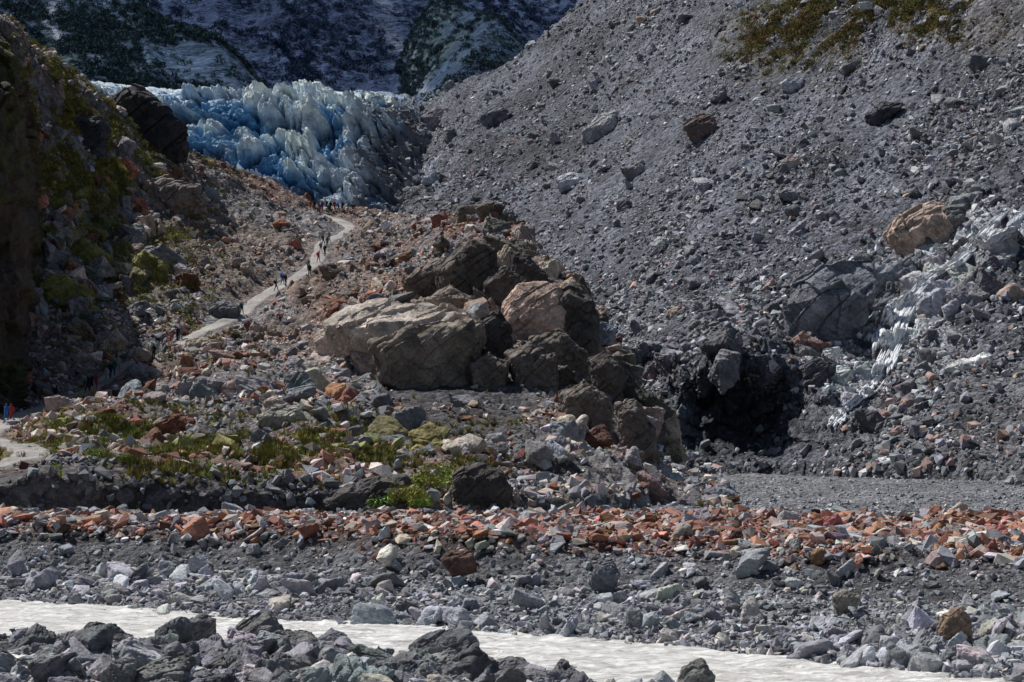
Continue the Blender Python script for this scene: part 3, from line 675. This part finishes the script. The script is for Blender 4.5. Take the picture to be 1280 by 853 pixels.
def scast(px,py):
    p=Vector(pt(px,py,100.)); o=Vector((0,0,CAMZ)); d=(p-o).normalized()
    r=scene.ray_cast(dg,o,d); return np.array(r[1]) if r[0] else None
FV=[];FF=[];off=0
main=[([(1262,262),(1240,285),(1222,305),(1195,330),(1165,345),(1140,372),(1125,400),(1118,425),(1105,452),(1098,468)],11,130),
([(1130,372),(1112,385),(1104,410),(1100,440)],15,90),([(1100,470),(1085,490),(1068,503),(1050,520),(1038,536)],11,80),([(1270,285),(1245,300),(1222,320)],12,50)]
for pl,spread,cnt in main:
    q=crom(np.array(pl,float),200)
    for s in range(cnt):
        i0=rng.integers(0,180); ln=int(rng.integers(12,50)); seg=q[i0:min(200,i0+ln)][::3]
        if len(seg)<4: continue
        o=rng.normal(0,spread*.5); w_=rng.uniform(.6,2.2)
        ok=[]
        for i_,(a,b_) in enumerate(seg):
            h=scast(a+o+rng.normal(0,.4),b_+rng.normal(0,.5)+abs(o)*.2)
            if h is not None: ok.append(h)
        if len(ok)<4: continue
        ok=np.array(ok); med_=np.median(ok[:,1]); ok=ok[np.abs(ok[:,1]-med_)<9]; m_=len(ok)
        if m_<4: continue
        ok[1:-1]=(ok[:-2]+ok[1:-1]+ok[2:])/3
        hw=w_*.11*np.sin(np.linspace(.25,2.9,m_))+.02
        up=np.array([0,-.35,.3])
        A=ok+up*.6+np.array([-1,0,0])*hw[:,None]; B=ok+up*.6+np.array([1,0,0])*hw[:,None]; Cc=ok+up
        FV.append(np.stack([A,Cc,B],1).reshape(-1,3)); FF.append(gridfaces(m_,3)+off); off+=m_*3
make_mesh('waterfall',np.concatenate(FV),np.concatenate(FF),M_fall,None,True)

# ------------------------------------------------------------ VEGETATION
def tuft(n):
    V=[];F=[]
    for i in range(n):
        a=rng.uniform(0,6.28);b_=rng.uniform(.2,.9);p=np.array([math.cos(a),math.sin(a),0])*rng.uniform(0,.35)
        t=p+np.array([math.cos(a)*b_,math.sin(a)*b_,rng.uniform(.5,1.2)]);s=np.array([-math.sin(a),math.cos(a),0])*.09
        k=len(V);V+=[p-s,p+s,t];F.append([k,k+1,k+2])
    return np.array(V),np.array(F)
TU=[tuft(22) for _ in range(6)]
def veg(name,Gd,G0,mask,n,a,b_,base,tm,v=.35):
    P,i,j=sample(Gd,n,mask); s=psize(n,a,b_,1.8)
    return scatter(name,P,s,colvar(n,base,v,.12),M_leaf,tm,.15,(.7,1.1))
px,py=proj(H0)
veg('grass_tufts',H,H0,(np.clip(gm_,0,1)**1.5*tm+.004),13000,.4,1.0,(.105,.10,.034),TU)
veg('hillside_shrubs',H,H0,(blob(px,py,60,170,50,95)+.7*blob(px,py,95,230,55,60)+.4*blob(px,py,150,240,90,60)+.15*blob(px,py,150,350,90,80))*sm(-.2,.2,nz2),3000,.7,2.0,(.10,.095,.028),SH)
veg('shrubs',H,H0,(blob(px,py,110,565,60,14)+.6*blob(px,py,70,550,30,10)),160,.5,1.1,(.10,.125,.028),SH)
veg('alpine_scrub',S,S0,np.clip(vegS,0,1)**2,2600,.8,2.4,(.078,.065,.026),SH)
for (a,b_,sz,cnt) in [(540,612,1.5,1),(515,625,1.5,1),(555,598,1.2,1),(495,634,1.2,1),(530,634,1.1,1),(120,572,.8,1),(150,578,.8,1),(90,560,.7,1),(470,640,.8,1)]:
    h=cast(TR,a,b_)
    if h:
        P=np.array([h[0][:]])
        pp=np.repeat(P,7,0)+rng.normal(0,sz*.4,(7,3))*np.array([1,1,.25]); pp[:,2]+=sz*.1
        scatter('shrub',pp,np.full(7,sz),colvar(7,(.12,.14,.035),.3,.12),M_leaf,SH,.2,(.7,1.1))

# ------------------------------------------------------------ HIKERS
def body(pose):
    st,arm=pose
    v={'pel':(0,0,.95),'wst':(0,0,1.1),'chs':(.02,0,1.35),'nk':(.03,0,1.5),'hd':(.05,0,1.6),'top':(.05,0,1.72)}
    r={'pel':.15,'wst':.13,'chs':.16,'nk':.06,'hd':.095,'top':.075}
    E=[('pel','wst'),('wst','chs'),('chs','nk'),('nk','hd'),('hd','top')]
    for s,n in ((1,'l'),(-1,'r')):
        f=st*s
        v.update({'hip'+n:(0,.09*s,.88),'kn'+n:(.06+f*.5,.1*s,.49),'an'+n:(f*1.0-.02,.1*s,.09),'to'+n:(f*1.0+.15,.11*s,.05),
        'sh'+n:(.01,.19*s,1.42),'el'+n:(-.04-f*arm*.5,.25*s,1.15),'wr'+n:(.1-f*arm,.24*s,.93),'ha'+n:(.13-f*arm,.23*s,.85)})
        r.update({'hip'+n:.1,'kn'+n:.068,'an'+n:.05,'to'+n:.042,'sh'+n:.07,'el'+n:.05,'wr'+n:.035,'ha'+n:.042})
        E+=[('pel','hip'+n),('hip'+n,'kn'+n),('kn'+n,'an'+n),('an'+n,'to'+n),('chs','sh'+n),('sh'+n,'el'+n),('el'+n,'wr'+n),('wr'+n,'ha'+n)]
    K=list(v); me=bpy.data.meshes.new('t'); me.from_pydata([v[k] for k in K],[(K.index(a),K.index(b)) for a,b in E],[])
    ob=bpy.data.objects.new('t',me); scene.collection.objects.link(ob)
    ob.modifiers.new('s','SKIN'); ob.modifiers.new('d','SUBSURF').levels=1
    for i,k in enumerate(K):
        sv=me.skin_vertices[0].data[i]; sv.radius=(r[k],r[k]*(1.15 if k in('chs','pel','wst') else 1)); sv.use_root=(k=='pel')
    dg=bpy.context.evaluated_depsgraph_get(); out=bpy.data.meshes.new_from_object(ob.evaluated_get(dg)); bpy.data.objects.remove(ob)
    bm=bmesh.new(); bm.from_mesh(out)
    for f in bm.faces:
        c=f.calc_center_median(); f.smooth=True
        if c.z>1.5: f.material_index=3 if (c.z>1.66 or c.x<.02) else 2
        elif c.z<.12: f.material_index=3
        elif c.z<.9 and abs(c.y)>.19 : f.material_index=2
        elif c.z<.97: f.material_index=1
        else: f.material_index=0
    bp_=bmesh.ops.create_cube(bm,size=1); vs=bp_['verts']
    for w in vs: w.co=Vector((-.24+w.co.x*.2*(1-.2*w.co.z),w.co.y*.3*(1-.25*w.co.z),1.25+w.co.z*.45))
    fs=list({f for w in vs for f in w.link_faces}); es=list({e for w in vs for e in w.link_edges})
    for f in fs: f.material_index=4
    bmesh.ops.bevel(bm,geom=es,offset=.05,segments=2,affect='EDGES')
    nose=bmesh.ops.create_cone(bm,segments=6,radius1=.02,radius2=.005,depth=.04,cap_ends=True)['verts']
    for w in nose: w.co=Vector((.15+w.co.z,w.co.x,1.6+w.co.y))
    for w in nose:
        for f in w.link_faces: f.material_index=2
    bm.to_mesh(out); bm.free(); return out
bods=[body((.3,.55)),body((-.22,.5)),body((.06,.2))]
cols=[(.02,.025,.05),(.35,.05,.04),(.04,.12,.35),(.4,.4,.38),(.02,.02,.02),(.02,.025,.03),(.05,.12,.1),(.2,.22,.25)]
jm=[flatmat('jacket_%d'%i,c) for i,c in enumerate(cols)]
tr_=flatmat('trousers',(.03,.03,.035)); tr2=flatmat('trousers_tan',(.14,.12,.09)); sk=flatmat('skin',(.42,.26,.19)); hr=flatmat('hair_boots',(.03,.02,.015)); pk=flatmat('backpack_fabric',(.06,.03,.03))
ppl=[(388,263),(393,264),(398,262),(403,264),(408,262),(413,264),(418,263),(423,265),(428,264),(435,265),(441,266),(400,266),(411,267),
(399,304),(404,300),(409,312),(401,318),(406,322),(411,305),(398,330),(385,340),(387,346),(353,358),(357,360),(345,366),(404,308),
(222,430),(226,428),(188,448),(192,450),(197,446),(213,436),(138,476),(143,472),(148,468),(133,482),(110,494),(114,492),(120,490),(84,502),(8,533),(14,530),(70,507),(302,396)]
for i,(a,b_) in enumerate(ppl):
    h=cast([tH],a,b_)
    if not h: continue
    me=bods[i%3].copy(); me.materials.clear()
    for mm in (jm[int(rng.integers(0,8))],tr_ if rng.random()<.65 else tr2,sk,hr,pk if rng.random()<.5 else jm[int(rng.integers(0,8))]): me.materials.append(mm)
    ob=bpy.data.objects.new('hiker',me); scene.collection.objects.link(ob)
    z=h[0].z; d=traildist(np.array([[h[0].x,h[0].y,0]]))[0]
    if d<1.4: z+=.2
    ob.location=(h[0].x,h[0].y,z); ob.rotation_euler=(0,0,rng.choice([-2.2,.9])+rng.normal(0,.5)); s=rng.uniform(.94,1.05); ob.scale=(s,s,s)

# ------------------------------------------------------------ LIGHT, CAMERA
sd=Vector((-.44,.33,.80)).normalized()
su=bpy.data.lights.new('sun','SUN'); su.energy=5.0; su.angle=math.radians(.5); su.color=(1,.96,.91)
so=bpy.data.objects.new('sun',su); scene.collection.objects.link(so); so.rotation_euler=sd.to_track_quat('Z','Y').to_euler()
w=bpy.data.worlds.new('World'); scene.world=w; w.use_nodes=True; nt=w.node_tree
sky=nt.nodes.new('ShaderNodeTexSky'); sky.sky_type='NISHITA'; sky.sun_disc=False
sky.sun_elevation=math.asin(sd.z); sky.sun_rotation=math.atan2(sd.x,sd.y)
nt.links.new(sky.outputs[0],nt.nodes['Background'].inputs[0]); nt.nodes['Background'].inputs[1].default_value=.05
cam=bpy.data.cameras.new('camera'); cam.lens=FPX*36/1280; cam.sensor_width=36; cam.clip_start=1; cam.clip_end=12000
co_=bpy.data.objects.new('camera',cam); scene.collection.objects.link(co_); co_.location=(0,0,CAMZ); co_.rotation_euler=(math.pi/2+TILT,0,0)
scene.camera=co_
scene.view_settings.view_transform='Standard'; scene.view_settings.look='None'; scene.view_settings.exposure=0
